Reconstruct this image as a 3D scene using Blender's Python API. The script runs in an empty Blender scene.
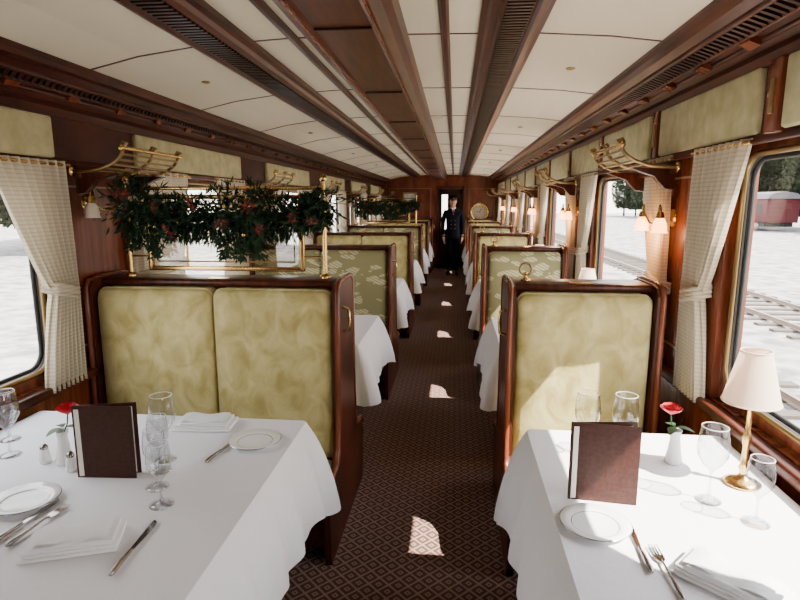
import bpy, bmesh, math, random
from mathutils import Vector, Matrix
random.seed(7)
C=bpy.context.scene.collection
pi=math.pi
# ---------------------------------------------------------------- materials
def nmat(name):
    m=bpy.data.materials.new(name); m.use_nodes=True
    nt=m.node_tree; b=nt.nodes['Principled BSDF']
    return m,nt,b
def M(name,col,rough=.5,metal=0,col2=None,mscale=(1,1,1),nscale=6,detail=4,lo=.35,hi=.65,bump=0,coat=0,sheen=0,trans=0,emis=None,est=0,ior=1.45,spec=.5,dist=0):
    m,nt,b=nmat(name)
    b.inputs['Base Color'].default_value=(*col,1)
    b.inputs['Roughness'].default_value=rough
    b.inputs['Metallic'].default_value=metal
    b.inputs['Coat Weight'].default_value=coat
    b.inputs['Coat Roughness'].default_value=.12
    b.inputs['Sheen Weight'].default_value=sheen
    b.inputs['Transmission Weight'].default_value=trans
    b.inputs['IOR'].default_value=ior
    b.inputs['Specular IOR Level'].default_value=spec
    if emis:
        b.inputs['Emission Color'].default_value=(*emis,1); b.inputs['Emission Strength'].default_value=est
    if col2 or bump:
        tc=nt.nodes.new('ShaderNodeTexCoord'); mp=nt.nodes.new('ShaderNodeMapping')
        mp.inputs['Scale'].default_value=mscale
        nz=nt.nodes.new('ShaderNodeTexNoise'); nz.inputs['Scale'].default_value=nscale; nz.inputs['Detail'].default_value=detail; nz.inputs['Distortion'].default_value=dist
        nt.links.new(tc.outputs['Object'],mp.inputs[0]); nt.links.new(mp.outputs[0],nz.inputs['Vector'])
        if col2:
            r=nt.nodes.new('ShaderNodeValToRGB')
            r.color_ramp.elements[0].position=lo; r.color_ramp.elements[0].color=(*col,1)
            r.color_ramp.elements[1].position=hi; r.color_ramp.elements[1].color=(*col2,1)
            nt.links.new(nz.outputs[0],r.inputs[0]); nt.links.new(r.outputs[0],b.inputs['Base Color'])
        if bump:
            bp=nt.nodes.new('ShaderNodeBump'); bp.inputs['Strength'].default_value=bump; bp.inputs['Distance'].default_value=.01
            nt.links.new(nz.outputs[0],bp.inputs['Height']); nt.links.new(bp.outputs[0],b.inputs['Normal'])
    return m
def math_node(nt,op,a,b=None):
    n=nt.nodes.new('ShaderNodeMath'); n.operation=op
    for i,x in enumerate((a,b)):
        if x is None: continue
        if isinstance(x,(int,float)): n.inputs[i].default_value=x
        else: nt.links.new(x,n.inputs[i])
    return n.outputs[0]
WOOD=M('mahogany_wood',(.030,.007,.0035),.34,col2=(.085,.020,.009),mscale=(14,1.2,1.5),nscale=3,detail=6,spec=.3)
WOODV=M('mahogany_veneer',(.095,.020,.008),.26,col2=(.21,.050,.019),mscale=(3,9,1),nscale=3,detail=6,spec=.45)
WOODD=M('dark_mahogany',(.012,.004,.0025),.4,col2=(.03,.009,.006),mscale=(12,1,8),nscale=3,spec=.25)
INLAY=M('inlay_line',(.30,.15,.06),.4)
CREAM=M('ceiling_cream',(.68,.62,.47),.6)
BRASS=M('polished_brass',(.70,.45,.16),.22,1)
BRASSD=M('aged_brass',(.34,.23,.10),.35,1)
VELV=M('gold_green_velvet',(.345,.275,.085),.8,col2=(.60,.52,.24),mscale=(1,1,.8),nscale=11,detail=12,sheen=.12,bump=.45,lo=.33,hi=.70,dist=.7)
PELM=M('pale_green_velvet',(.40,.36,.17),.8,col2=(.54,.49,.27),nscale=14,detail=6,sheen=.12)
LINEN=M('white_linen',(.83,.83,.87),.8,bump=.15,nscale=60,detail=3,spec=.2)
NAPK=M('napkin_linen',(.84,.84,.85),.8,bump=.2,nscale=90)
PORC=M('white_porcelain',(.85,.85,.84),.12,coat=.5)
RIM=M('plate_rim_silver',(.5,.48,.45),.2,.8)
STEEL=M('silver_cutlery',(.34,.32,.30),.2,1)
MENU=M('brown_leatherette',(.036,.010,.0065),.5,col2=(.055,.017,.011),nscale=80,bump=.15,spec=.3)
PAPER=M('paper',(.8,.78,.7),.8)
ROSE=M('rose_red',(.45,.006,.02),.55,col2=(.65,.02,.05),nscale=20)
LEAF=M('rose_leaf',(.02,.08,.02),.5)
GARL=M('garland_green',(.006,.018,.008),.7,col2=(.018,.045,.018),nscale=25,spec=.2)
POIN=M('poinsettia_red',(.09,.006,.010),.6,col2=(.30,.05,.05),nscale=35,spec=.2)
GOLDB=M('gold_bauble',(.7,.45,.15),.25,1)
BLACK=M('black_rubber',(.012,.012,.012),.6)
SUIT=M('navy_uniform',(.004,.0045,.009),.9,spec=.1)
SKIN=M('skin',(.42,.22,.15),.5)
HAIR=M('dark_hair',(.02,.014,.01),.6)
SHIRT=M('white_shirt',(.75,.75,.75),.7)
TIE=M('burgundy_tie',(.12,.01,.02),.6)
EYEM=M('eye_dark',(.02,.015,.01),.3)
SHADEL=M('glowing_shade',(.9,.5,.25),.4,emis=(1,.34,.08),est=11)
SHADEO=M('frosted_shade',(.6,.5,.4),.4)
GRAV=M('gravel',(.13,.125,.125),.9,col2=(.33,.32,.32),nscale=2.2,detail=12)
RAILM=M('rail_steel',(.3,.24,.2),.5,.6)
REDW=M('red_wagon_paint',(.07,.008,.012),.6)
GREYR=M('grey_roof',(.12,.11,.12),.8)
FOL=M('tree_foliage',(.010,.020,.010),.9,col2=(.04,.05,.028),nscale=3,spec=.1)
BARK=M('tree_bark',(.06,.045,.035),.9)
TIES=M('weathered_sleeper',(.09,.075,.065),.9)
def fabric_shade():
    m,nt,b=nmat('lamp_shade_fabric'); b.inputs['Base Color'].default_value=(.8,.66,.54,1); b.inputs['Roughness'].default_value=.8
    t=nt.nodes.new('ShaderNodeBsdfTranslucent'); t.inputs[0].default_value=(.85,.66,.52,1)
    mx=nt.nodes.new('ShaderNodeMixShader'); mx.inputs[0].default_value=.4
    o=nt.nodes['Material Output']; nt.links.new(b.outputs[0],mx.inputs[1]); nt.links.new(t.outputs[0],mx.inputs[2]); nt.links.new(mx.outputs[0],o.inputs[0]); return m
LSH=fabric_shade()
def curtain_mat():
    m,nt,b=nmat('striped_curtain'); b.inputs['Roughness'].default_value=.85
    tc=nt.nodes.new('ShaderNodeTexCoord'); sp=nt.nodes.new('ShaderNodeSeparateXYZ'); nt.links.new(tc.outputs['Object'],sp.inputs[0])
    z=math_node(nt,'MULTIPLY',sp.outputs[2],60); fr=math_node(nt,'FRACT',z); g=math_node(nt,'GREATER_THAN',fr,.72)
    mx=nt.nodes.new('ShaderNodeMix'); mx.data_type='RGBA'; nt.links.new(g,mx.inputs[0]); mx.inputs[6].default_value=(.64,.57,.43,1); mx.inputs[7].default_value=(.53,.45,.31,1)
    nt.links.new(mx.outputs[2],b.inputs['Base Color'])
    t=nt.nodes.new('ShaderNodeBsdfTranslucent'); nt.links.new(mx.outputs[2],t.inputs[0])
    ms=nt.nodes.new('ShaderNodeMixShader'); ms.inputs[0].default_value=.22
    o=nt.nodes['Material Output']; nt.links.new(b.outputs[0],ms.inputs[1]); nt.links.new(t.outputs[0],ms.inputs[2]); nt.links.new(ms.outputs[0],o.inputs[0]); return m
CURT=curtain_mat()
def pane_mat(name,g=.06,tint=(1,1,1),fres=False):
    m,nt,b=nmat(name); nt.nodes.remove(b)
    t=nt.nodes.new('ShaderNodeBsdfTransparent'); t.inputs[0].default_value=(*tint,1)
    s=nt.nodes.new('ShaderNodeBsdfGlossy'); s.inputs['Roughness'].default_value=.01
    mx=nt.nodes.new('ShaderNodeMixShader'); mx.inputs[0].default_value=g
    if fres:
        lw=nt.nodes.new('ShaderNodeLayerWeight'); lw.inputs[0].default_value=.5
        p=math_node(nt,'POWER',lw.outputs['Facing'],2.6); q=math_node(nt,'MULTIPLY_ADD',p,.85); q.node.inputs[2].default_value=g
        nt.links.new(q,mx.inputs[0])
    o=nt.nodes['Material Output']; nt.links.new(t.outputs[0],mx.inputs[1]); nt.links.new(s.outputs[0],mx.inputs[2]); nt.links.new(mx.outputs[0],o.inputs[0]); return m
PANE=pane_mat('window_glass'); SCRG=pane_mat('bevelled_screen_glass',.18,(.80,.78,.72)); GLASS=pane_mat('crystal_glass',.08,(.90,.91,.92),True)
def carpet_mat():
    m,nt,b=nmat('patterned_carpet'); b.inputs['Roughness'].default_value=.95; b.inputs['Specular IOR Level'].default_value=.1
    tc=nt.nodes.new('ShaderNodeTexCoord'); sp=nt.nodes.new('ShaderNodeSeparateXYZ'); nt.links.new(tc.outputs['Object'],sp.inputs[0])
    p=.085
    a=math_node(nt,'DIVIDE',math_node(nt,'ADD',sp.outputs[0],sp.outputs[1]),p); c=math_node(nt,'DIVIDE',math_node(nt,'SUBTRACT',sp.outputs[0],sp.outputs[1]),p)
    fa=math_node(nt,'ABSOLUTE',math_node(nt,'SUBTRACT',math_node(nt,'FRACT',a),.5)); fc=math_node(nt,'ABSOLUTE',math_node(nt,'SUBTRACT',math_node(nt,'FRACT',c),.5))
    ln=math_node(nt,'GREATER_THAN',math_node(nt,'MAXIMUM',fa,fc),.42)
    dt=math_node(nt,'LESS_THAN',math_node(nt,'MAXIMUM',fa,fc),.19)
    dt2=math_node(nt,'LESS_THAN',math_node(nt,'ADD',fa,fc),.1)
    k=math_node(nt,'SUBTRACT',math_node(nt,'MAXIMUM',ln,dt),dt2)
    nz=nt.nodes.new('ShaderNodeTexNoise'); nz.inputs['Scale'].default_value=180; nt.links.new(tc.outputs['Object'],nz.inputs['Vector'])
    k2=math_node(nt,'MULTIPLY',k,math_node(nt,'ADD',nz.outputs[0],.25))
    mx=nt.nodes.new('ShaderNodeMix'); mx.data_type='RGBA'; nt.links.new(k2,mx.inputs[0]); mx.inputs[6].default_value=(.088,.046,.038,1); mx.inputs[7].default_value=(.33,.22,.18,1)
    nt.links.new(mx.outputs[2],b.inputs['Base Color']); return m
CARP=carpet_mat()
def leaf_fabric():
    m,nt,b=nmat('leaf_pattern_fabric'); b.inputs['Roughness'].default_value=.85; b.inputs['Sheen Weight'].default_value=.1
    tc=nt.nodes.new('ShaderNodeTexCoord'); mp=nt.nodes.new('ShaderNodeMapping'); mp.inputs['Rotation'].default_value=(0,.7,0); mp.inputs['Scale'].default_value=(1,.5,2.3)
    nz=nt.nodes.new('ShaderNodeTexNoise'); nz.inputs['Scale'].default_value=7
    ad=nt.nodes.new('ShaderNodeVectorMath'); ad.operation='MULTIPLY_ADD'; ad.inputs[1].default_value=(.16,.16,.16)
    nt.links.new(tc.outputs['Object'],mp.inputs[0]); nt.links.new(mp.outputs[0],nz.inputs['Vector']); nt.links.new(nz.outputs[1],ad.inputs[0]); nt.links.new(mp.outputs[0],ad.inputs[2])
    v=nt.nodes.new('ShaderNodeTexVoronoi'); v.inputs['Scale'].default_value=7.5; nt.links.new(ad.outputs[0],v.inputs['Vector'])
    wv=nt.nodes.new('ShaderNodeTexWave'); wv.inputs['Scale'].default_value=9; wv.inputs['Distortion'].default_value=2; nt.links.new(mp.outputs[0],wv.inputs['Vector'])
    vein=math_node(nt,'GREATER_THAN',wv.outputs['Fac'],.16)
    k=math_node(nt,'MULTIPLY',math_node(nt,'LESS_THAN',v.outputs['Distance'],.42),vein)
    mx=nt.nodes.new('ShaderNodeMix'); mx.data_type='RGBA'; nt.links.new(k,mx.inputs[0]); mx.inputs[6].default_value=(.23,.21,.095,1); mx.inputs[7].default_value=(.52,.48,.29,1)
    nt.links.new(mx.outputs[2],b.inputs['Base Color']); return m
LEAFF=leaf_fabric()
# ---------------------------------------------------------------- mesh builder
class MB:
    def __init__(s): s.v=[];s.f=[];s.m=[];s.s=[];s.mats=[]
    def mi(s,mat):
        if mat not in s.mats: s.mats.append(mat)
        return s.mats.index(mat)
    def add(s,vs,fs,mat,smooth=False):
        o=len(s.v); i=s.mi(mat)
        s.v+= [tuple(v) for v in vs]
        for f in fs: s.f.append([o+k for k in f]); s.m.append(i); s.s.append(smooth)
    def box(s,a,b,mat,bev=0,seg=2,smooth=None):
        bm=bmesh.new(); bmesh.ops.create_cube(bm,size=1)
        for v in bm.verts: v.co=Vector([(a[i]+b[i])/2+v.co[i]*(b[i]-a[i]) for i in range(3)])
        if bev: bmesh.ops.bevel(bm,geom=bm.edges[:],offset=bev,segments=seg,profile=.5,affect='EDGES')
        bm.verts.index_update()
        s.add([v.co[:] for v in bm.verts],[[v.index for v in f.verts] for f in bm.faces],mat,bool(bev) if smooth is None else smooth); bm.free()
    def prism(s,pts,axis,lo,hi,mat,smooth=False):
        n=len(pts)
        def P(p,t):
            return {'x':(t,p[0],p[1]),'y':(p[0],t,p[1]),'z':(p[0],p[1],t)}[axis]
        vs=[P(p,lo) for p in pts]+[P(p,hi) for p in pts]
        s.add(vs,[list(range(n))[::-1],list(range(n,2*n))],mat,False)
        s.add(vs,[[i,(i+1)%n,n+(i+1)%n,n+i] for i in range(n)],mat,smooth)
    def lathe(s,prof,c,mat,n=24,sx=1,sy=1,axis='z'):
        vs=[];fs=[]
        for r,z in prof:
            for i in range(n):
                a=2*pi*i/n; x,y=r*math.cos(a)*sx,r*math.sin(a)*sy
                if axis=='z': vs.append((c[0]+x,c[1]+y,c[2]+z))
                elif axis=='x': vs.append((c[0]+z,c[1]+x,c[2]+y))
                else: vs.append((c[0]+x,c[1]+z,c[2]+y))
        for j in range(len(prof)-1):
            for i in range(n): fs.append([j*n+i,j*n+(i+1)%n,(j+1)*n+(i+1)%n,(j+1)*n+i])
        s.add(vs,fs,mat,True)
    def tube(s,path,r,mat,n=8,closed=False):
        P=[Vector(p) for p in path]; L=len(P); vs=[];fs=[]; up=None
        for i,p in enumerate(P):
            if closed: t=(P[(i+1)%L]-P[i-1]).normalized()
            else: t=(P[min(i+1,L-1)]-P[max(i-1,0)]).normalized()
            if up is None: up=t.orthogonal().normalized()
            up=(up-t*up.dot(t)).normalized(); w=t.cross(up)
            rr=r[i] if isinstance(r,(list,tuple)) else r
            for k in range(n):
                a=2*pi*k/n; vs.append((p+up*math.cos(a)*rr+w*math.sin(a)*rr)[:])
        for i in range(L if closed else L-1):
            j=(i+1)%L
            for k in range(n): fs.append([i*n+k,i*n+(k+1)%n,j*n+(k+1)%n,j*n+k])
        s.add(vs,fs,mat,True)
        if not closed:
            s.add(vs[:n],[list(range(n))[::-1]],mat); s.add(vs[-n:],[list(range(n))],mat)
    def ball(s,c,r,mat,n=12,sc=(1,1,1)):
        prof=[(math.sin(pi*i/n)*1,-math.cos(pi*i/n)) for i in range(n+1)]
        vs=[];fs=[];m=n*2
        for a,z in prof:
            for i in range(m): vs.append((c[0]+r*sc[0]*a*math.cos(2*pi*i/m),c[1]+r*sc[1]*a*math.sin(2*pi*i/m),c[2]+r*sc[2]*z))
        for j in range(n):
            for i in range(m): fs.append([j*m+i,j*m+(i+1)%m,(j+1)*m+(i+1)%m,(j+1)*m+i])
        s.add(vs,fs,mat,True)
    def grid(s,fn,nu,nv,mat,smooth=True):
        vs=[fn(i/nu,j/nv) for j in range(nv+1) for i in range(nu+1)]
        s.add(vs,[[j*(nu+1)+i,j*(nu+1)+i+1,(j+1)*(nu+1)+i+1,(j+1)*(nu+1)+i] for j in range(nv) for i in range(nu)],mat,smooth)
    def mesh(s,name):
        me=bpy.data.meshes.new(name); me.from_pydata(s.v,[],s.f)
        for m in s.mats: me.materials.append(m)
        me.polygons.foreach_set('material_index',s.m); me.polygons.foreach_set('use_smooth',s.s); me.validate(); me.update()
        return me
def put(name,me,loc=(0,0,0),rz=0,parent=None,rot=None):
    if isinstance(me,MB): me=me.mesh(name)
    o=bpy.data.objects.new(name,me); C.objects.link(o); o.location=loc; o.rotation_euler=rot or (0,0,rz)
    if parent: o.parent=parent
    return o
# ---------------------------------------------------------------- shell
XL,XR=-1.76,1.05; Y0,Y1=-1.7,13.95; P=2.15; YV=15.3
ZB=.82; ZTR,ZTL=1.82,1.78
m=MB(); m.box((XL-.1,Y0-.1,-.1),(XR+.1,YV+.1,0),CARP); put('floor',m)
opens=[(.85+P*k,2.30+P*k) for k in range(-1,6)]
def wall(name,xi,xo,zt):
    m=MB(); a,b=min(xi,xo),max(xi,xo)
    m.box((a,Y0,0),(b,YV,ZB),WOODV); m.box((a,Y0,zt),(b,YV,2.4),WOODV)
    ys=[Y0]+[y for o in opens for y in o]+[YV]
    d=-1 if xi>0 else 1
    for i in range(0,len(ys),2):
        m.box((a,ys[i],ZB),(b,ys[i+1],zt),WOODV)
        if ys[i+1]-ys[i]>.5:
            y0,y1=ys[i]+.12,ys[i+1]-.12
            w,z0,z1,mt=.010,ZB+.1,zt-.1,INLAY
            x=sorted((xi,xi+d*.004))
            m.box((x[0],y0,z0),(x[1],y0+w,z1),mt);m.box((x[0],y1-w,z0),(x[1],y1,z1),mt)
            m.box((x[0],y0,z0),(x[1],y1,z0+w),mt);m.box((x[0],y0,z1-w),(x[1],y1,z1),mt)
    return put(name,m)
wall('wall_right',XR,XR+.1,ZTR); wall('wall_left',XL,XL-.1,ZTL)
DY=Y1; dx0,dx1=-.44,.22
m=MB(); m.box((XL,DY,0),(dx0,DY+.08,2.4),WOODV); m.box((dx1,DY,0),(XR,DY+.08,2.4),WOODV); m.box((dx0,DY,1.98),(dx1,DY+.08,2.4),WOODV)
for x0,x1 in((XL+.15,dx0-.15),(dx1+.12,XR-.1)):
    for z0,z1 in((.2,.95),(1.1,1.95)):
        m.tube([(x0,DY,z0),(x1,DY,z0),(x1,DY,z1),(x0,DY,z1)],.01,INLAY,6,True)
put('wall_end',m)
m=MB(); m.box((XL,YV,0),(XR,YV+.08,.9),WOODV); m.box((XL,YV,1.85),(XR,YV+.08,2.4),WOODV); m.box((XL,YV,.9),(-.42,YV+.08,1.85),WOODV); m.box((-.2,YV,.9),(XR,YV+.08,1.85),WOODV)
put('wall_vestibule',m)
m=MB(); m.box((XL,Y0-.08,0),(XR,Y0,2.4),WOODV); put('wall_rear',m)
m=MB(); m.box((dx0,DY-.03,0),(dx0+.05,DY,1.98),WOOD,.005);m.box((dx1-.05,DY-.03,0),(dx1,DY,1.98),WOOD,.005);m.box((dx0,DY-.03,1.93),(dx1,DY,2.0),WOOD,.005)
m.box((dx0,DY+.02,0),(dx1,DY+.06,.95),WOODD);m.box((dx0,DY+.02,.95),(dx0+.12,DY+.06,1.98),WOODD);m.box((dx1-.12,DY+.02,.95),(dx1,DY+.06,1.98),WOODD);m.box((dx0,DY+.02,1.8),(dx1,DY+.06,1.98),WOODD)
m.box((dx0+.12,DY+.035,.95),(dx1-.12,DY+.045,1.8),PANE); m.tube([(dx0+.1,DY-.01,.9),(dx0+.1,DY-.04,.95),(dx0+.1,DY-.04,1.1),(dx0+.1,DY-.01,1.15)],.01,BRASS)
put('door_1',m)
prof=[(XL-.1,2.12),(-1.6,2.16),(-1.35,2.215),(-1.08,2.25),(-.7,2.27),(-.36,2.275),(0,2.27),(.3,2.265),(.6,2.245),(.8,2.22),(XR+.1,2.16)]
m=MB(); m.prism(prof+[(XR+.1,2.42),(XL-.1,2.42)],'y',Y0-.08,YV+.08,CREAM); put('ceiling',m)
def zc(x):
    for (a,za),(b,zb) in zip(prof,prof[1:]):
        if a<=x<=b: return za+(zb-za)*(x-a)/(b-a)
def beam(name,x0,x1,drop,slat=True):
    m=MB(); z=min(zc(x0),zc(x1))
    m.prism([(x0-.02,z+.03),(x0-.02,z-.012),(x0,z-.02),(x0+.01,z-drop),(x0+.035,z-drop-.008),(x0+.05,z-drop+.008),(x1-.05,z-drop+.008),(x1-.035,z-drop-.008),(x1-.01,z-drop),(x1,z-.02),(x1+.02,z-.012),(x1+.02,z+.03)],'y',Y0,Y1,WOOD)
    if slat:
        y=Y0+.03
        while y<Y1-.03:
            m.box((x0+.055,y,z-drop-.002),(x1-.055,y+.014,z-drop+.012),WOODD); y+=.032
    return put(name,m)
beam('trim_1',-1.07,-.86,.035); beam('trim_2',.1,.30,.035)
m=MB(); m.prism([(-.55,2.3),(-.55,2.2),(-.53,2.17),(-.50,2.155),(-.47,2.165),(-.28,2.165),(-.25,2.155),(-.22,2.17),(-.2,2.2),(-.2,2.3)],'y',Y0,Y1,WOOD)
for s in(-.49,-.26): m.box((s-.004,Y0,2.15),(s+.004,Y1,2.17),WOODV)
y=Y0+.4
while y<Y1: m.box((-.47,y,2.158),(-.28,y+.012,2.17),WOODD); y+=1.075
put('trim_3',m)
m=MB()
for x in(-.67,-.05): m.prism([(x-.018,2.29),(x-.018,2.26),(x-.008,2.248),(x+.008,2.248),(x+.018,2.26),(x+.018,2.29)],'y',Y0,Y1,WOOD)
put('trim_4',m)
m=MB(); y=.25-1.075
while y<Y1:
    for (a,za),(b,zb) in zip(prof,prof[1:]):
        m.add([(a,y,za-.003),(b,y,zb-.003),(b,y+.010,zb-.003),(a,y+.010,za-.003),(a,y,za+.01),(b,y,zb+.01),(b,y+.01,zb+.01),(a,y+.01,za+.01)],[[0,1,2,3],[0,1,5,4],[3,2,6,7]],WOOD)
    y+=1.075
put('trim_5',m)
def cornice(name,xw,xe,zlo,zhi,ze):
    d=1 if xe>xw else -1; m=MB()
    pr=[(xw,zlo),(xw+d*.035,zlo),(xw+d*.05,zlo+.03),(xw+d*.035,zlo+.055),(xw+d*.06,zlo+.08),(xe-d*.09,ze-.055),(xe-d*.05,ze-.03),(xe-d*.01,ze-.028),(xe,ze-.012),(xe,ze+.03),(xw,ze+.06)]
    m.prism(pr,'y',Y0,Y1,WOOD)
    a=Vector((xw+d*.06,0,zlo+.08)); b=Vector((xe-d*.09,0,ze-.055))
    t=(b-a).normalized(); nn=Vector((t.z*d,0,-abs(t.x))).normalized()
    y=Y0+.02; p0=a+(b-a)*.42; p1=a+(b-a)*.97
    while y<Y1-.02:
        o=nn*.010
        q=[p0,p1,p1+o,p0+o]
        m.add([(v.x,y,v.z) for v in q]+[(v.x,y+.016,v.z) for v in q],[[0,1,2,3],[4,5,6,7],[3,2,6,7],[0,3,7,4],[1,2,6,5]],WOODD); y+=.036
    for f in(.0,.38,1.0):
        c=a+(b-a)*f; m.tube([(c.x,Y0,c.z),(c.x,Y1,c.z)],.011,WOOD,8)
    y=.25-1.075
    while y<Y1-.1:
        q0=a+nn*.0; q1=a+(b-a)*.36
        q=[q0,q1,q1+nn*.02,q0+nn*.02]
        m.add([(v.x,y,v.z) for v in q]+[(v.x,y+.07,v.z) for v in q],[[0,1,2,3],[4,5,6,7],[3,2,6,7],[0,3,7,4],[1,2,6,5]],WOODV); y+=.35833
    put(name,m)
cornice('trim_6',XL,-1.57,1.97,2.15,2.155)
cornice('trim_7',XR,.79,2.045,2.2,2.22)
m=MB()
for k in range(-2,11):
    y0,y1=2.08+1.075*k,3.0+1.075*k
    if y1>Y1: continue
    m.box((XR-.045,y0,1.83),(XR,y1,2.05),PELM,.012); 
m.box((XR-.03,Y0,1.80),(XR,Y1,1.835),WOOD,.006); m.box((XR-.02,Y0,1.83),(XR,Y1,2.05),WOOD)
for k in range(-2,11):
    y=3.04+1.075*k
    if y<Y1-.1: m.box((XR-.055,y-.035,1.82),(XR,y+.035,2.05),WOODV,.006); m.box((XR-.06,y-.012,1.88),(XR,y+.012,1.99),BRASSD,.003)
put('window_pelmet',m)
m=MB()
for k in range(-1,6):
    m.box((XL,.82+P*k,1.79),(XL+.045,2.33+P*k,1.965),PELM,.012)
m.box((XL,Y0,1.76),(XL+.03,Y1,1.795),WOOD,.006); m.box((XL,Y0,1.79),(XL+.02,Y1,1.97),WOOD)
put('window_pelmet',m)
for nm,x0,x1 in(('trim_8',XR-.05,XR),('trim_9',XL,XL+.05)):
    m=MB(); m.box((x0,Y0,ZB-.045),(x1,Y1,ZB-.005),WOOD,.01); put(nm,m)
for nm,x0,x1 in(('baseboard_right',XR-.07,XR),('baseboard_left',XL,XL+.07)):
    m=MB(); m.box((x0,Y0,0),(x1,Y1,.16),WOODD,.01); put(nm,m)
def rring(y0,y1,z0,z1,r,n=6):
    pts=[]
    for cy,cz,a0 in((y1-r,z1-r,0),(y0+r,z1-r,pi/2),(y0+r,z0+r,pi),(y1-r,z0+r,3*pi/2)):
        for i in range(n+1):
            a=a0+pi/2*i/n; pts.append((cy+r*math.cos(a),cz+r*math.sin(a)))
    return pts
wi=1
for side in(1,-1):
    xi=XR if side>0 else XL; zt=ZTR if side>0 else ZTL
    for (a,b) in opens:
        m=MB()
        x=xi+side*.05
        o=rring(a,b,ZB,zt,.001); i=rring(a+.045,b-.045,ZB+.05,zt-.045,.09)
        n=len(o)
        for xx in(x-.02,x+.02):
            m.add([(xx,*p) for p in o]+[(xx,*p) for p in i],[[k,(k+1)%n,n+(k+1)%n,n+k] for k in range(n)],WOODV)
        m.add([(x-.02,*p) for p in i]+[(x+.02,*p) for p in i],[[k,(k+1)%n,n+(k+1)%n,n+k] for k in range(n)],BLACK)
        m.tube([(x-side*.02,*p) for p in i],.011,BRASSD,8,True)
        i2=rring(a+.062,b-.062,ZB+.067,zt-.062,.08)
        m.tube([(x,*p) for p in i2],.010,BLACK,6,True)
        m.add([(x,*p) for p in i2],[list(range(n))],PANE)
        put('window_%d'%wi,m); wi+=1
# ---------------------------------------------------------------- curtains
def curtain_mesh(top,zt,tw=.15,bw=.09):
    m=MB()
    def w(z):
        if z>1.22: t=(z-1.22)/(zt-1.22); return tw+(top-tw)*t**.8
        t=(1.22-z)/(1.22-.8); return tw+bw*min(1,t)**.7
    def fn(u,v):
        z=zt-(zt-.79)*v; ww=w(z)
        a=.016+.01*(1-ww/top)
        return (.035+a*math.sin(u*pi*2*8+.4*math.sin(v*5)),-u*ww,z)
    m.grid(fn,96,36,CURT)
    pts=[(.0,.005,1.19),(.05,-.01,1.2),(.068,-.08*tw/.15,1.215),(.06,-tw,1.235),(.0,-tw-.015,1.25)]
    for d in(-.018,0,.018): m.tube([(p[0],p[1],p[2]+d) for p in pts],.012,CURT,6)
    m.tube([(.04,.03,zt-.015),(.04,-top-.02,zt-.015)],.008,BRASS,8)
    return m.mesh('curtain')
def mirror_mesh(me,ax):
    n=me.copy()
    for v in n.vertices:
        v.co[ax]=-v.co[ax]
    n.flip_normals(); return n
cR=curtain_mesh(.44,ZTR,.16); cRm=mirror_mesh(cR,0)
cL=curtain_mesh(.42,ZTL); cLw=curtain_mesh(.56,ZTL,.42,.10); cLx=curtain_mesh(.70,ZTL,.56,.10)
cRm2=mirror_mesh(cRm,1); cL2=mirror_mesh(cLx,1)
for i,(a,b) in enumerate(opens):
    put('curtain',cRm,(XR-.005,b+.24,0)); put('curtain',cRm2,(XR-.005,a-.2,0))
    put('curtain',cL if i<2 else cLw,(XL+.005,b+.08,0)); put('curtain',cL2,(XL+.005,a-.15,0))
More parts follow.
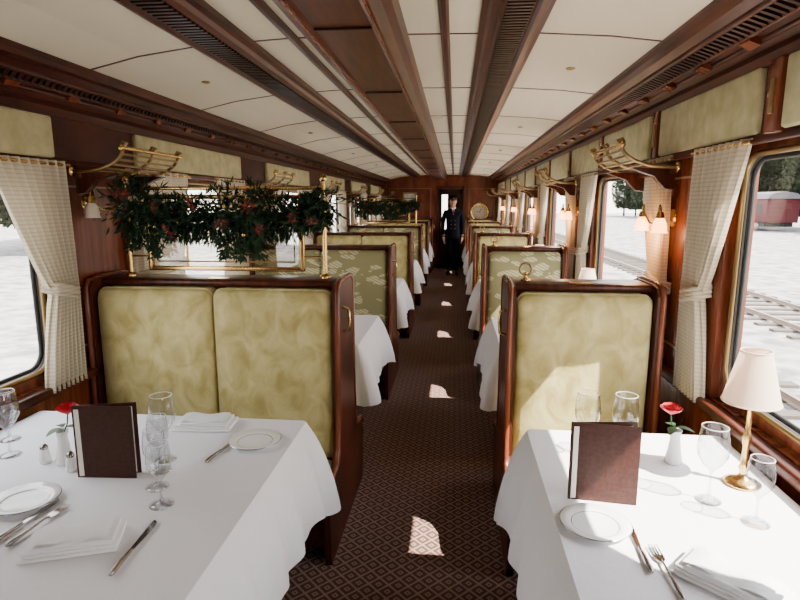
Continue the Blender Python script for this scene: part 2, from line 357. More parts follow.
# ---------------------------------------------------------------- seats
def seat_mesh(w,fab,ncush,knob=0):
    m=MB(); h=w/2
    ep=[(-.42,.0),(-.44,.05),(-.44,.34),(-.42,.375),(-.34,.39),(-.27,.40),(-.215,.46),(-.195,.62),(-.187,.85),(-.185,1.05),(-.185,1.2),(-.16,1.235),(-.1,1.245)]
    ep=ep+[(-y,z) for y,z in ep[::-1]]
    for x0,x1 in((-h,-h+.03),(h-.03,h)): m.prism(ep,'x',x0,x1,WOOD)
    for sx in(-h+.006,h-.006):
        m.tube([(sx,y,z) for y,z in ep[2:-2]],.013,WOODV,8)
    m.box((-h+.03,-.06,.08),(h-.03,.06,1.2),WOODV)
    m.box((-h+.02,-.10,1.205),(h-.02,.10,1.24),WOOD,.014)
    m.box((-h+.03,-.40,.07),(h-.03,.40,.28),WOOD)
    m.box((-h+.05,-.05,.0),(h-.05,.05,.08),WOODD)
    n=ncush; cw=(w-.07)/n
    for s in(-1,1):
        for i in range(n):
            x0=-h+.035+i*cw; x1=x0+cw
            zt,z0=1.20,.38; r=.045
            out=[(x0+.002,z0)]+[(x0+.002+r-r*math.cos(t*pi/16),zt-r+r*math.sin(t*pi/16)) for t in range(9)]+[(x1-.002-r+r*math.sin(t*pi/16),zt-r+r*math.cos(t*pi/16)) for t in range(9)]+[(x1-.002,z0)]
            cx,cz=(x0+x1)/2,(z0+zt)/2
            rings=[]; 
            for sc,yy in((1,.05),(1,.13),(.99,.148),(.96,.163),(.85,.173),(.6,.18),(.3,.182)):
                rings.append([(cx+(px-cx)*(1-(1-sc)*.8),s*yy,cz+(pz-cz)*(1-(1-sc)*.9)) for px,pz in out])
            vs=[p for rg in rings for p in rg]; k=len(out); fs=[]
            for j in range(len(rings)-1):
                for q in range(k): fs.append([j*k+q,j*k+(q+1)%k,(j+1)*k+(q+1)%k,(j+1)*k+q])
            fs.append([(len(rings)-1)*k+q for q in range(k)])
            m.add(vs,fs,fab,True)
            m.tube([(px,s*.133,pz) for px,pz in out],.006,fab,6)
            yy=sorted((s*.15,s*.44)); m.box((x0+.003,yy[0],.25),(x1-.003,yy[1],.385),fab,.03,3)
    m.box((-.05,-.07,1.238),(.05,-.03,1.243),BRASS)
    sx=knob*h if knob else h; d=1 if sx>0 else -1
    m.tube([(sx,-.1,1.0),(sx+d*.03,-.1,1.01),(sx+d*.035,-.1,1.06),(sx+d*.03,-.1,1.11),(sx,-.1,1.12)],.007,BRASS)
    if knob<0:
        x=-h+.09
        m.lathe([(0,0),(.022,.0),(.024,.006),(.01,.012),(.007,.03),(.014,.036),(.005,.042),(0,.044)],(x,0,1.24),BRASS,12)
        m.tube([(x-.028+.028*(1-math.cos(t)),0,1.295+.028*math.sin(t)*1.0) for t in [i*pi*2/12 for i in range(12)]],.006,BRASSD,6,True)
    return m.mesh('seat')
WLs,WRs=1.22,.66
sL=[seat_mesh(WLs,VELV,2),seat_mesh(WLs,LEAFF,2)]; sR=[seat_mesh(WRs,VELV,1,-1),seat_mesh(WRs,LEAFF,1,-1)]
seatY=[2.65+P*k for k in range(6)]
for k,y in enumerate(seatY):
    f=1 if k in(1,3) else 0
    put('banquette_seat',sL[f],(-1.13,y,0)); put('single_dining_seat',sR[f],(.575,y,0))
# ---------------------------------------------------------------- tables
def cloth_table(x0,x1,y0,y1,aisle):
    m=MB(); z=.75; r=.02
    pts=[]
    def side(xa,ya,xb,yb,nx,ny,n):
        for i in range(n): 
            t=i/n; pts.append((xa+(xb-xa)*t,ya+(yb-ya)*t,nx,ny))
    def arc(cx,cy,a0):
        for i in range(9):
            a=a0+pi/2*i/9; pts.append((cx+r*math.cos(a),cy+r*math.sin(a),math.cos(a),math.sin(a)))
    side(x1,y0+r,x1,y1-r,1,0,60); arc(x1-r,y1-r,0)
    side(x1-r,y1,x0+r,y1,0,1,60); arc(x0+r,y1-r,pi/2)
    side(x0,y1-r,x0,y0+r,-1,0,60); arc(x0+r,y0+r,pi)
    side(x0+r,y0,x1-r,y0,0,-1,60); arc(x1-r,y0+r,3*pi/2)
    n=len(pts); rows=[]; ph=random.random()*6
    ax=x1 if aisle>0 else x0
    for j in range(13):
        t=j/12; ring=[]
        for (x,y,nx,ny) in pts:
            d=min(math.hypot(x-ax,y-y0),math.hypot(x-ax,y-y1)); c=math.exp(-(d/.13)**2)
            isw=nx*aisle<-.5
            dr=.31+.06*c
            if isw: dr=.12
            base=.012 if isw else (.02+.045*max(0,nx*aisle)+.015*c)
            sarc=(y if abs(nx)>.5 else x)
            fold=(math.sin(sarc*2*pi/.21+ph)*.6+math.sin(sarc*2*pi/.13+ph*2)*.3)*.022*t*(0 if isw else 1)*(1 if abs(nx)>.5 else .6)
            off=base*(1-(1-t)**2)+fold+ (.010*math.sin(min(t*6,pi/2)))
            ex=c*.035*t**1.3*aisle
            wav=.008*math.sin(sarc*2*pi/.21+ph)*t
            ring.append((x+nx*off+ex,y+ny*off,z-dr*t+wav))
        rows.append(ring)
    vs=[p for rg in rows for p in rg]; fs=[]
    for j in range(12):
        for q in range(n): fs.append([j*n+q,j*n+(q+1)%n,(j+1)*n+(q+1)%n,(j+1)*n+q])
    m.add(vs,fs,LINEN,True)
    m.add(rows[0],[list(range(n))],LINEN)
    m.box((x0+.01,y0+.01,z-.035),(x1-.01,y1-.01,z-.003),WOOD)
    lx=ax-aisle*.22; cy=(y0+y1)/2
    m.lathe([(.0,0),(.17,0),(.17,.02),(.05,.05),(.035,.1),(.04,.4),(.035,.65),(.08,.715)],(lx,cy,0),WOODD,16)
    lx2=(x0 if aisle>0 else x1)+aisle*.12
    m.lathe([(.0,0),(.12,0),(.12,.02),(.04,.05),(.03,.1),(.03,.65),(.07,.715)],(lx2,cy,0),WOODD,12)
    return m
for k in range(6):
    y0,y1=(.93,2.06) if k==0 else (1.115+P*k,2.035+P*k)
    put('dining_table',cloth_table(-1.70,-.57,y0,y1,1)); put('dining_table',cloth_table(.285,.99,y0,y1,-1))
# ---------------------------------------------------------------- tableware
def glass_mesh(h,rb):
    m=MB(); st=h*.42
    out=[(0,0),(.034,0),(.035,.002),(.02,.005),(.006,.010),(.0035,.03),(.0035,st-.01),(.008,st),(rb*.62,st+h*.09),(rb*.95,st+h*.2),(rb,st+h*.3),(rb*.93,st+h*.45),(rb*.82,h)]
    m.lathe(out,(0,0,0),GLASS,32)
    m.tube([(rb*.82*math.cos(a),rb*.82*math.sin(a),h) for a in [i*pi/16 for i in range(32)]],.0009,PORC,5,True)
    return m.mesh('wine_glass')
gL=glass_mesh(.225,.042); gS=glass_mesh(.185,.034)
def plate_mesh():
    m=MB(); m.lathe([(0,.004),(.05,.004),(.055,.001),(.06,.004),(.088,.014),(.091,.016),(.09,.018),(.062,.009),(.055,.007),(0,.007)],(0,0,0),PORC,40)
    m.lathe([(.0885,.0175),(.092,.0168),(.0925,.0155)],(0,0,0),RIM,40)
    m.lathe([(.060,.0085),(.0615,.0092)],(0,0,.0002),RIM,40); return m.mesh('bread_plate')
plM=plate_mesh()
def knife_mesh():
    m=MB()
    m.tube([(0,0,.0075),(.01,0,.0075),(.05,0,.0075),(.095,0,.006),(.1,0,.006)],[.004,.007,.006,.005,.004],STEEL,8)
    out=[(.1,-.005),(.16,-.009),(.2,-.010),(.222,-.006),(.23,.004),(.22,.006),(.1,.005)]
    m.prism(out,'z',.0045,.0065,STEEL); return m.mesh('table_knife')
def fork_mesh():
    m=MB()
    m.tube([(0,0,.0075),(.01,0,.0075),(.06,0,.008),(.12,0,.010),(.135,0,.008)],[.004,.007,.004,.003,.003],STEEL,8)
    m.prism([(.13,-.003),(.142,-.011),(.16,-.012),(.16,.012),(.142,.011),(.13,.003)],'z',.005,.008,STEEL)
    for i in range(4):
        y=-.0105+i*.007; m.tube([(.158,y,.0065),(.18,y,.006),(.2,y,.009)],[.0022,.0018,.001],STEEL,6)
    return m.mesh('table_fork')
knM=knife_mesh(); fkM=fork_mesh()
def napkin_mesh(l=.22,w=.12):
    m=MB()
    for i,(dx,dy,s) in enumerate(((0,0,1),(.006,.004,.96),(-.004,.003,.9),(.012,-.004,.82))):
        m.box((-l/2*s+dx,-w/2*s+dy,.002+i*.008),(l/2*s+dx,w/2*s+dy,.0095+i*.008),NAPK,.0035,2)
    m.grid(lambda u,v:(-l/2*.8+u*l*.8,-w/2*.75+v*w*.75,.036+.012*math.sin(u*pi)*math.sin(v*pi)+.004*math.sin(u*9)),14,8,NAPK)
    return m.mesh('folded_napkin')
npM=napkin_mesh()
def menu_mesh(w=.185,h=.235,ang=.22):
    m=MB()
    for s in(-1,1):
        cx=-w/2; th=.003
        c,sn=math.cos(ang*(1 if s>0 else 0)),math.sin(ang*(1 if s>0 else 0))
        def Pp(d,o,z): return (cx+d*c-o*sn,d*sn+o*c,z)
        vs=[Pp(d,o,z) for z in(0,h) for d,o in((0,0),(w,0),(w,th),(0,th))]
        m.add(vs,[[0,1,2,3],[4,5,6,7],[0,1,5,4],[1,2,6,5],[2,3,7,6],[3,0,4,7]],MENU)
        if s>0:
            vs=[Pp(d,o-.004,z) for z in(.005,h-.012) for d,o in((.004,0),(w-.012,0),(w-.012,th*.8),(.004,th*.8))]
            m.add(vs,[[0,1,2,3],[4,5,6,7],[0,1,5,4],[1,2,6,5],[2,3,7,6],[3,0,4,7]],PAPER)
    m.tube([(-w/2,.002,0),(-w/2,.002,h)],.004,MENU,8)
    return m.mesh('menu_folder')
mnM=menu_mesh()
def rose_mesh(lean=.0):
    m=MB()
    m.lathe([(0,0),(.025,0),(.028,.01),(.02,.05),(.015,.09),(.018,.11),(.02,.115),(.016,.113),(.012,.09),(.015,.03),(0,.01)],(0,0,0),PORC,24)
    m.tube([(0,0,.03),(.003,0,.1),(.01+lean,0,.14),(.015+lean,0,.175)],.0022,LEAF,6)
    c=(.015+lean,0,.17)
    for lay,(r,h,n) in enumerate(((.010,.038,3),(.017,.042,4),(.023,.043,5),(.029,.039,6))):
        for i in range(n):
            a0=2*pi*i/n+lay*.7
            def fn(u,v,a0=a0,r=r,h=h,lay=lay,n=n):
                a=a0+(u-.5)*2*pi/n*1.35*(.6+.5*math.sin(v*pi*.7))
                rr=r*math.sin(min(1,v*1.15)*pi/2)*(1+.06*lay*v*v)
                return (c[0]+rr*math.cos(a),c[1]+rr*math.sin(a),c[2]+h*v-.004*lay*v*v-.25*abs(u-.5)*.02*v)
            m.grid(fn,6,6,ROSE)
    for a in(0.5,2.4,4.4):
        def lf(u,v,a=a):
            w=(v-.5)*.03*math.sin(u*pi); d=u*.06
            return (.005+d*math.cos(a)-w*math.sin(a),d*math.sin(a)+w*math.cos(a),.125+.02*u-.03*u*u)
        m.grid(lf,6,2,LEAF)
    return m.mesh('rose_vase')
rsM=rose_mesh(.012)
def shaker_mesh():
    m=MB(); m.lathe([(0,0),(.016,0),(.018,.01),(.014,.04),(.012,.048)],(0,0,0),PORC,18); m.lathe([(.0125,.048),(.0125,.056),(.006,.064),(0,.065)],(0,0,0),STEEL,18); return m.mesh('salt_shaker')
skM=shaker_mesh()
def lamp_mesh():
    m=MB()
    m.lathe([(0,0),(.05,0),(.052,.008),(.036,.016),(.016,.025),(.01,.04),(.016,.055),(.01,.07),(.008,.12),(.014,.15),(.008,.17),(.006,.24),(.012,.25),(.012,.27),(.0,.275)],(0,0,0),BRASS,24)
    m.lathe([(.078,.265),(.041,.42)],(0,0,0),LSH,36)
    m.tube([(.078*math.cos(a),.078*math.sin(a),.265) for a in [i*pi/18 for i in range(36)]],.0025,LSH,6,True)
    m.tube([(.041*math.cos(a),.041*math.sin(a),.42) for a in [i*pi/18 for i in range(36)]],.0025,LSH,6,True)
    for a in(0,2.1,4.2): m.tube([(0,0,.40),(.040*math.cos(a),.040*math.sin(a),.418)],.0015,BRASS,5)
    m.tube([(0,0,.27),(0,0,.405)],.003,BRASS,6); m.ball((0,0,.31),.02,SHADEO,8,(1,1,1.3))
    return m.mesh('table_lamp')
lmM=lamp_mesh()
Z=.7505
def on(name,me,x,y,rz=0): return put(name,me,(x,y,Z),rz)
def line(name,me,a,b): on(name,me,a[0],a[1],math.atan2(b[1]-a[1],b[0]-a[0]))
on('menu_folder',mnM,-1.07,1.54,.05)
on('wine_glass',gL,-.955,1.68); on('wine_glass',gS,-.885,1.50); on('wine_glass',gS,-.82,1.405)
on('wine_glass',gL,-1.50,1.66); on('wine_glass',gS,-1.60,1.78); on('wine_glass',gS,-.93,1.60)
on('bread_plate',plM,-.70,1.835); on('bread_plate',plM,-1.215,1.375)
line('table_knife',knM,(-.805,1.66),(-.765,1.94)); on('folded_napkin',npM,-.945,1.965,.08)
line('table_fork',fkM,(-1.10,1.17),(-1.075,1.42)); line('table_knife',knM,(-1.145,1.17),(-1.125,1.42))
on('folded_napkin',npM,-.94,1.20,.35); line('table_knife',knM,(-.775,1.09),(-.79,1.32))
on('rose_vase',rsM,-1.27,1.62); on('salt_shaker',skM,-1.215,1.575); on('salt_shaker',skM,-1.34,1.62)
on('menu_folder',mnM,.436,1.54,-.12)
on('wine_glass',gL,.455,1.84); on('wine_glass',gL,.575,1.83)
on('bread_plate',plM,.385,1.41)
line('table_knife',knM,(.468,1.22),(.474,1.47)); line('table_fork',fkM,(.505,1.13),(.505,1.36))
on('folded_napkin',npM,.63,1.20,-.75)
on('wine_glass',gL,.745,1.58); on('wine_glass',gS,.82,1.47)
on('rose_vase',rsM,.735,1.82,3.6); on('table_lamp',lmM,.89,1.69)
for k in range(1,6):
    yc=1.575+P*k
    if k<5:
        for sx,x in((-1,-1.15),(1,.62)):
            on('wine_glass',gL,x+.16,yc-.14); on('wine_glass',gL,x-.1,yc+.16); on('menu_folder',mnM,x+.02,yc,.1)
            on('bread_plate',plM,x-.2,yc-.2); on('folded_napkin',npM,x+.04,yc-.35,.1)
    on('table_lamp',lmM,.88,yc+.05)
# ---------------------------------------------------------------- screen + garland
def screen_mesh():
    m=MB(); z0,z1=1.241,1.67
    for x in(-.52,.47):
        m.tube([(x,0,z0),(x,0,z1+.03)],.011,BRASS,10); m.ball((x,0,z1+.045),.018,BRASS,8); m.lathe([(.025,0),(.025,.012),(.012,.02)],(x,0,z0),BRASS,12)
    m.tube([(-.52,0,z1),(.47,0,z1)],.009,BRASS,8)
    a,b,c,d=-.42,.37,z0+.03,z1-.03
    m.box((a,-.012,c),(b,.012,c+.022),BRASS,.004);m.box((a,-.012,d-.022),(b,.012,d),BRASS,.004);m.box((a,-.012,c),(a+.022,.012,d),BRASS,.004);m.box((b-.022,-.012,c),(b,.012,d),BRASS,.004)
    a2,b2,c2,d2=a+.05,b-.05,c+.045,d-.045
    m.tube([(a2,-.006,c2),(b2,-.006,c2),(b2,-.006,d2),(a2,-.006,d2)],.004,BRASSD,6,True)
    m.tube([(a+.20,0,c),(a+.20,0,d)],.006,BRASS,6)
    m.add([(a+.02,0,c+.02),(b-.02,0,c+.02),(b-.02,0,d-.02),(a+.02,0,d-.02)],[[0,1,2,3]],SCRG)
    for x0,x1 in((-.52,a),(b,.47)):
        for z in(z0+.1,z1-.1): m.tube([(x0,0,z),(x1,0,z)],.005,BRASS,6)
    return m.mesh('screen')
scM=screen_mesh()
def garland_mesh():
    m=MB(); R=random.Random(3)
    def path(t):
        x=-.54+1.01*t
        z=1.60-.08*math.sin(t*pi)-.02*math.sin(t*9)
        r=.15 if t<.16 else (.10+.055*math.exp(-((t-.55)/.14)**2) if t<.8 else .085)
        return x,z,r
    m.tube([(path(t/20)[0],0,path(t/20)[1]) for t in range(21)],.02,GARL,6)
    for i in range(7000):
        t=R.random(); x,z,r=path(t)
        d=Vector((R.gauss(0,.6),R.gauss(0,1),R.gauss(-.15,1))).normalized(); rr=r*R.random()**.6
        c=Vector((x,0,z))+Vector((d.x*rr,d.y*rr*.75,d.z*rr))
        ln=R.uniform(.035,.06); w=d.cross(Vector((R.random()-.5,R.random()-.5,R.random()-.5))).normalized()*R.uniform(.002,.008)
        dd=(d+Vector((R.gauss(0,.5),R.gauss(0,.5),R.gauss(-.2,.5)))).normalized()*ln
        m.add([c,c+dd*.5+w,c+dd,c+dd*.5-w],[[0,1,2,3]],GARL)
    for i in range(9):
        t=(i+.5)/9+R.uniform(-.04,.04); x,z,r=path(t)
        c=Vector((x,-r*.68-.02,z+R.uniform(-.6,.6)*r)); n=Vector((R.gauss(0,.6),-1,R.gauss(0,.6))).normalized()
        u=n.orthogonal().normalized(); w=n.cross(u); np_=8; s=R.uniform(.028,.05)
        for k in range(np_):
            a=2*pi*k/np_; e=u*math.cos(a)+w*math.sin(a); p=u*-math.sin(a)+w*math.cos(a)
            m.add([c,c+e*s*.55+p*s*.22+n*.008,c+e*s,c+e*s*.55-p*s*.22+n*.008],[[0,1,2,3]],POIN)
        m.ball(c+n*.006,.005,GOLDB,6)
        for q in range(26):
            cc=c+Vector((R.gauss(0,.03),-.012,R.gauss(0,.03))); d=Vector((R.gauss(0,1),-.2,R.gauss(0,1))).normalized()*.035; w2=d.cross(Vector((0,1,.3))).normalized()*.004
            m.add([cc,cc+d*.5+w2,cc+d,cc+d*.5-w2],[[0,1,2,3]],GARL)
    for i in range(6):
        t=R.random(); x,z,r=path(t); m.ball((x,-r*.6,z+R.uniform(-.6,.3)*r),.012,GOLDB,8)
    for t0 in(.05,.15,.5,.58,.66):
        x,z,r=path(t0)
        for i in range(150):
            q=R.random(); c=Vector((x+R.gauss(0,.018),R.gauss(0,.02)-.03,z-r*.6-.11*q)); d=Vector((R.gauss(0,1),R.gauss(0,1),-.7)).normalized()*.035; w=d.cross(Vector((0,1,.3))).normalized()*.005
            m.add([c,c+d*.5+w,c+d,c+d*.5-w],[[0,1,2,3]],GARL)
    return m.mesh('garland')
gaM=garland_mesh()
for k in(0,3):
    put('glass_screen',scM,(-1.09,seatY[k],0)); put('christmas_garland',gaM,(-1.06,seatY[k]-.02,0))
# ---------------------------------------------------------------- racks & sconces
def rack_mesh():
    m=MB(); L=.25; D=.21; H=.10
    for y in(-L,0,L):
        pts=[(0,y,.02)]+[(.04+D*math.sin(t),y,.02+H*(1-math.cos(t))) for t in [i*pi/2/8 for i in range(9)]]+[(.06+D,y,H+.04),(.04+D,y,H+.045),(.03+D,y,H+.03)]
        m.tube(pts,.008,BRASSD,8)
        m.lathe([(.024,0),(.024,.006),(.012,.012)],(0,y,.02),BRASS,12,axis='x')
    for t in[i*pi/2/6 for i in range(7)]:
        x,z=.04+D*math.sin(t),.02+H*(1-math.cos(t))
        m.tube([(x,-L,z),(x,L,z)],.0055 if t<1.5 else .010,BRASSD if t<1.5 else BRASS,8)
    m.ball((.04+D,-L-.012,.02+H),.015,BRASS,8); m.ball((.04+D,L+.012,.02+H),.015,BRASS,8)
    for y in(-L+.02,L-.06):
        m.prism([(0,-.08),(.04,-.075),(.07,-.045),(.09,-.02),(.15,-.0),(.19,.015),(.14,.018),(0,.012)],'y',y,y+.04,WOOD)
    m.box((0,-L+.01,-.01),(.03,L-.01,.05),WOOD,.005)
    return m.mesh('rack')
rkM=rack_mesh()
for k in range(-1,6):
    y=2.68+P*k
    if y>Y1-.4 : continue
    put('luggage_rack',rkM,(XR-.06,y+.25,1.74),pi); put('luggage_rack',rkM,(XL+.046,y-.01,1.72),0)
def sconce_mesh(lit):
    m=MB()
    m.lathe([(0,.03),(.02,.028),(.03,.015),(.045,.008),(.048,0)],(0,0,0),BRASS,20,axis='x')
    m.tube([(.01,0,-.05),(.012,0,.09),(.02,0,.13),(.01,0,.16)],.007,BRASS)
    sh=SHADEL if lit else SHADEO
    for s in(-1,1):
        m.tube([(.02,0,0),(.05,s*.03,-.03),(.08,s*.07,-.03),(.10,s*.1,.02),(.10,s*.115,.06),(.10,s*.125,.05),(.10,s*.125,.02)],.006,BRASS)
        m.lathe([(.012,.03),(.016,.02),(.02,.0)],(.10,s*.125,0),BRASS,14)
        m.lathe([(.018,.0),(.028,-.02),(.033,-.045),(.031,-.055),(.038,-.068)],(.10,s*.125,0),sh,20)
    return m.mesh('sconce')
scL=sconce_mesh(True); scO=sconce_mesh(False)
for k in range(0,5):
    y=2.86+P*k
    o=put('brass_sconce',scL,(XR,y,1.53),pi); put('brass_sconce',scO,(XL,y-.28,1.60),0)
    ld=bpy.data.lights.new('sconce_bulb','POINT'); ld.energy=4; ld.color=(1,.52,.22); ld.shadow_soft_size=.03
    lo=bpy.data.objects.new('sconce_bulb',ld); C.objects.link(lo); lo.parent=o; lo.location=(.13,0,-.09)
dm=MB(); dm.lathe([(.022,0),(.022,-.006),(.014,-.008),(.012,-.002),(0,-.002)],(0,0,0),BRASSD,16); dm=dm.mesh('dl')
for k in range(0,6):
    for x in(-1.3,.55): put('ceiling_downlight',dm,(x,2.95+P*k,zc(x)))
m=MB(); 
x0,x1,z0,z1=-1.28,-.93,1.48,1.86
m.box((x0+.03,Y1-.012,z0+.03),(x1-.03,Y1-.004,z1-.03),M('print_paper',(.35,.4,.35),.6,col2=(.75,.7,.6),nscale=12))
for a,b in(((x0,z0),(x1,z0+.04)),((x0,z1-.04),(x1,z1)),((x0,z0),(x0+.04,z1)),((x1-.04,z0),(x1,z1))): m.box((a[0],Y1-.03,a[1]),(b[0],Y1,b[1]),BRASSD,.006)
put('framed_picture',m)
m=MB(); m.lathe([(0,-.02),(.17,-.02),(.175,-.03),(.21,-.04),(.235,-.02),(.24,0)],(.60,Y1,1.38),BRASS,40,axis='y'); m.lathe([(0,-.023),(.168,-.023)],(.60,Y1,1.38),M('cream_disc_face',(.8,.7,.55),.3),40,axis='y')  # unidentified bright round plate; cream face and clock marks are made up
for i in range(12):
    a=i*pi/6; m.box((.60+.13*math.cos(a)-.008,Y1-.028,1.38+.13*math.sin(a)-.008),(.60+.13*math.cos(a)+.008,Y1-.022,1.38+.13*math.sin(a)+.008),WOODD)
m.tube([(.60,Y1-.03,1.38),(.64,Y1-.03,1.47)],.006,BLACK,6); m.tube([(.60,Y1-.03,1.38),(.53,Y1-.03,1.40)],.006,BLACK,6)
put('round_wall_disc',m)
# ---------------------------------------------------------------- conductor
man=bpy.data.objects.new('train_steward',None); C.objects.link(man); man.location=(-.04,12.6,0); man.rotation_euler=(0,0,.06)
def skin(name,verts,edges,rad,mat,root=0,sub=2,parent=man):
    me=bpy.data.meshes.new(name); me.from_pydata(verts,edges,[]); o=bpy.data.objects.new(name,me); C.objects.link(o); o.parent=parent
    md=o.modifiers.new('Skin','SKIN'); md.use_smooth_shade=True
    for i,r in enumerate(rad):
        s=me.skin_vertices[0].data[i]; s.radius=r if isinstance(r,tuple) else (r,r); s.use_root=(i==root)
    sb=o.modifiers.new('Sub','SUBSURF'); sb.levels=sub; sb.render_levels=sub; me.materials.append(mat); return o
V=[(0,0,.93),(0,.005,1.08),(0,.005,1.25),(0,.01,1.38),(0,.015,1.46),(0,.01,1.51)]
Rr=[(.165,.115),(.145,.105),(.17,.115),(.16,.1),(.07,.07),(.05,.055)]
E=[(0,1),(1,2),(2,3),(3,4),(4,5)]
HX=.205
for s in(-1,1):
    b=len(V)
    V+=[(s*.085,0,.86),(s*.09,-.01,.68),(s*.09,-.015,.48),(s*.09,.0,.28),(s*.09,.01,.09)]; Rr+=[.092,.085,.066,.056,.058]
    E+=[(0,b),(b,b+1),(b+1,b+2),(b+2,b+3),(b+3,b+4)]
    b=len(V)
    V+=[(s*.165,.01,1.40),(s*.20,.015,1.30),(s*.222,.03,1.12),(s*.222,.0,1.0),(s*HX,-.05,.88)]; Rr+=[.062,.054,.047,.043,.036]
    E+=[(3,b),(b,b+1),(b+1,b+2),(b+2,b+3),(b+3,b+4)]
skin('uniform_body',V,E,Rr,SUIT)
m=MB()
m.lathe([(.160,1.02),(.166,.95),(.175,.86),(.180,.80),(.174,.80)],(0,0,0),SUIT,28,sx=1,sy=.72)
m.prism([(-.03,1.49),(0,1.34),(.03,1.49)],'y',-.125,-.09,SHIRT); m.prism([(-.012,1.47),(-.014,1.37),(0,1.35),(.014,1.37),(.012,1.47)],'y',-.13,-.12,TIE)
m.tube([(-.05,-.05,1.49),(0,-.085,1.475),(.05,-.05,1.49),(.055,.03,1.50),(0,.075,1.51),(-.055,.03,1.50)],.011,SHIRT,8,True)
for z in(1.22,1.13,1.04):
    for x in(-.04,.04): m.ball((x,-.122,z),.009,BRASSD,6)
for s in(-1,1):
    m.tube([(s*HX,-.052,.885),(s*(HX+.001),-.047,.90)],.038,BRASSD,14)
    m.grid(lambda u,v,s=s:(s*.095+.045*math.sin(v*2*pi)*math.sin(max(.02,u*.98)*pi)**.5,.07-.27*u,max(.0,(.045+.03*(1-u))+(.045+.03*(1-u))*math.cos(v*2*pi)*math.sin(max(.02,u*.98)*pi)**.5)),14,16,BLACK)
put('uniform_details',m,parent=man)
for s in(-1,1):
    w=Vector((s*HX,-.055,.87))
    V=[w,w+Vector((0,-.008,-.04)),w+Vector((0,-.012,-.08))]; R2=[(.024,.018),(.032,.018),(.034,.014)]; E=[(0,1),(1,2)]
    skin('palm',[v[:] for v in V],E,R2,SKIN,0,1)
    for i,(oy,l) in enumerate(((-.028,.07),(-.010,.08),(.009,.075),(.027,.058))):
        b=w+Vector((0,oy-.012,-.085)); f=[b+Vector((0,0,.02)),b,b+Vector((-s*.006,-.004,-l*.45)),b+Vector((-s*.02,-.006,-l*.78)),b+Vector((-s*.034,-.006,-l))]
        skin('finger_%d'%(i+1),[v[:] for v in f],[(0,1),(1,2),(2,3),(3,4)],[.010,.010,.009,.008,.006],SKIN,0,1)
    b=w+Vector((0,-.02,-.03)); f=[b,b+Vector((-s*.01,-.03,-.02)),b+Vector((-s*.02,-.045,-.05)),b+Vector((-s*.025,-.045,-.072))]
    skin('thumb',[v[:] for v in f],[(0,1),(1,2),(2,3)],[.013,.012,.010,.007],SKIN,0,1)
def head():
    m=MB(); c=Vector((0,0,1.625)); n=24; mm=32; vs=[];fs=[]
    for j in range(n+1):
        ph=pi*j/n; z=-math.cos(ph)
        for i in range(mm):
            a=2*pi*i/mm; x=math.sin(ph)*math.cos(a); y=math.sin(ph)*math.sin(a)
            k=1.0-.28*max(0,-z)**1.3
            X=x*.077*k; Y=y*.098*(k if y>0 else (1-.12*max(0,-z))); ZZ=z*.118
            if y<0:
                g=lambda cx,cz,sx,sz:math.exp(-((X-cx)/sx)**2-((ZZ-cz)/sz)**2)
                Y-=.022*g(0,-.022,.011,.018)+.012*g(0,.0,.009,.03)+.006*g(0,.02,.04,.008)+.008*g(0,-.095,.025,.016)+.006*g(0,-.06,.02,.01)
                Y+=.008*g(.03,.002,.016,.01)+.008*g(-.03,.002,.016,.01)
            vs.append((c.x+X,c.y+Y,c.z+ZZ))
    for j in range(n):
        for i in range(mm): fs.append([j*mm+i,j*mm+(i+1)%mm,(j+1)*mm+(i+1)%mm,(j+1)*mm+i])
    m.add(vs,fs,SKIN,True)
    m.tube([(0,.01,1.49),(0,.008,1.58)],[.053,.05],SKIN,14)
    for s in(-1,1):
        m.ball((s*.03,-.083,1.627),.010,SHIRT,8,(1.2,.6,.7)); m.ball((s*.03,-.089,1.627),.005,EYEM,6)
        m.tube([(s*.016,-.097,1.643),(s*.03,-.098,1.647),(s*.046,-.09,1.642)],.003,HAIR,5)
        m.ball((s*.078,.008,1.62),.026,SKIN,8,(.3,.6,1.1))
    m.tube([(-.022,-.092,1.565),(0,-.099,1.563),(.022,-.092,1.565)],[.002,.005,.002],M('lips',(.35,.12,.1),.5),6)
    m.grid(lambda u,v:(.082*math.cos(-.25+u*(pi+.5))*math.sin(.45*pi*(.25+v)*1.0+.1),.004+.104*math.sin(-.25+u*(pi+.5))*math.sin(.45*pi*(.25+v)+.1),1.625+.11*math.cos(.45*pi*(.25+v)*1.25+.1)),24,10,HAIR)
    m.lathe([(.082,.0),(.088,.03),(.112,.055),(.116,.068),(.10,.085),(.05,.095),(0,.096)],(0,.008,1.668),SUIT,32,sy=1.15)
    m.lathe([(.0835,.004),(.089,.026)],(0,.008,1.668),TIE,32,sy=1.16)
    m.grid(lambda u,v:((.084+.0*v)*math.cos(pi+.25+u*(pi-.5)),.008+(.096+.05*v*math.sin(u*pi))*math.sin(pi+.25+u*(pi-.5)),1.674-.022*v*math.sin(u*pi)),16,5,BLACK)
    m.ball((0,-.105,1.70),.013,BRASS,8,(1,.4,1.1))
    return m
put('head',head(),parent=man)
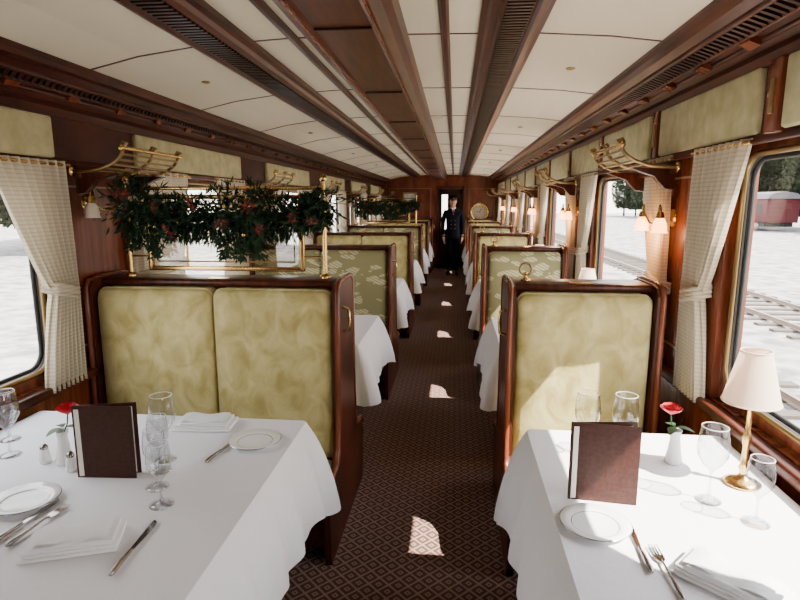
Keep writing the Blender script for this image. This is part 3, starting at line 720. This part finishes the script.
# ---------------------------------------------------------------- exterior
m=MB(); m.add([(-60,-60,-1.15),(90,-60,-1.15),(90,160,-1.15),(-60,160,-1.15)],[[0,1,2,3]],GRAV); put('gravel_ground',m)
for i,x in enumerate((3.2,4.65,7.4,8.85)):
    m=MB(); m.prism([(x-.06,-1.10),(x-.06,-1.09),(x-.015,-1.08),(x-.015,-1.03),(x-.035,-1.0),(x+.035,-1.0),(x+.015,-1.03),(x+.015,-1.08),(x+.06,-1.09),(x+.06,-1.10)],'y',-30,70,RAILM); put('railway_rail',m)
m=MB()
for x in(2.7,6.9):
    y=-20
    while y<60: m.box((x,y,-1.148),(x+2.5,y+.22,-1.101),TIES); y+=.65
put('railway_sleepers',m)
m=MB(); X0,X1,A,B=30,33,58,84
m.box((X0,A,-.3),(X1,B,2.0),REDW,.05); m.prism([(X0-.1,2.0),(X0+.4,2.5),(X0+1.5,2.7),(X1-.4,2.5),(X1+.1,2.0)],'y',A-.2,B+.2,GREYR)
y=A+1
while y<B-1.5: m.box((X0-.02,y,.6),(X0+.02,y+1,1.5),BLACK); y+=1.8
for y in(A+2,A+4,B-4,B-2): m.lathe([(0,-.06),(.45,-.06),(.45,.06),(0,.06)],(X0+.2,y,-.7),RAILM,20,axis='x')
m.box((X0+.2,A+.5,-.7),(X1-.2,B-.5,-.3),BLACK)
put('red_railway_wagon',m)
def tree_mesh(seed):
    R=random.Random(seed); m=MB(); h=R.uniform(9,11)
    m.tube([(0,0,0),(.1,0,h*.4),(0,.1,h*.85)],[.22,.14,.04],BARK,8)
    for i in range(10):
        a=R.random()*6.28; z=h*R.uniform(.3,.8); l=R.uniform(1,1.8); m.tube([(0,0,z),(l*math.cos(a),l*math.sin(a),z+.7)],[.07,.02],BARK,6)
    for i in range(3000):
        z=R.random(); r=2.8*math.sin(pi*min(1,.15+z*.85))**.7*R.random()**.4; a=R.random()*6.28
        c=Vector((r*math.cos(a),r*math.sin(a),h*.15+h*.86*z)); u=Vector((R.gauss(0,1),R.gauss(0,1),R.gauss(0,1))).normalized(); w=u.orthogonal().normalized(); s=R.uniform(.18,.4)
        m.add([c-u*s,c+w*s*.5,c+u*s,c-w*s*.5],[[0,1,2,3]],FOL)
    return m.mesh('tree')
trs=[tree_mesh(1),tree_mesh(2)]
for i in range(34): put('deciduous_tree',trs[i%2],(37+random.uniform(-1,3),20+i*3.2,-1.15),random.random()*6)
for i in range(14): put('deciduous_tree',trs[i%2],(-24+random.uniform(-2,2),-8+i*4,-1.15),random.random()*6)
# ---------------------------------------------------------------- light
w=bpy.data.worlds.new('World'); bpy.context.scene.world=w; w.use_nodes=True; nt=w.node_tree; bg=nt.nodes['Background']
tc=nt.nodes.new('ShaderNodeTexCoord'); sp=nt.nodes.new('ShaderNodeSeparateXYZ'); r=nt.nodes.new('ShaderNodeValToRGB')
nt.links.new(tc.outputs['Generated'],sp.inputs[0]); nt.links.new(sp.outputs[2],r.inputs[0]); nt.links.new(r.outputs[0],bg.inputs[0])
r.color_ramp.elements[0].position=0; r.color_ramp.elements[0].color=(1,.96,.89,1); r.color_ramp.elements[1].position=.8; r.color_ramp.elements[1].color=(.87,.91,1,1)
bg.inputs[1].default_value=8
s=bpy.data.lights.new('sun','SUN'); s.energy=42; s.angle=.01; s.color=(1,.93,.82); so=bpy.data.objects.new('sun',s); C.objects.link(so)
so.rotation_euler=Vector((-1,.53,-1.36)).to_track_quat('-Z','Y').to_euler()
for (a,b) in opens:
    for side in(1,-1):
        l=bpy.data.lights.new('window_portal','AREA'); l.shape='RECTANGLE'; l.size=1.0; l.size_y=b-a
        l.cycles.is_portal=True
        o=bpy.data.objects.new('window_portal',l); C.objects.link(o); o.location=((XR+.14) if side>0 else XL-.14,(a+b)/2,1.32); o.rotation_euler=(0,side*pi/2,0)
# ---------------------------------------------------------------- camera
cd=bpy.data.cameras.new('camera'); cd.sensor_width=36; cd.lens=25.2; cd.clip_start=.05; cam=bpy.data.objects.new('camera',cd); C.objects.link(cam)
cam.location=(0,0,1.6); cam.rotation_euler=(math.radians(90-9.83),0,math.radians(5.53)); bpy.context.scene.camera=cam
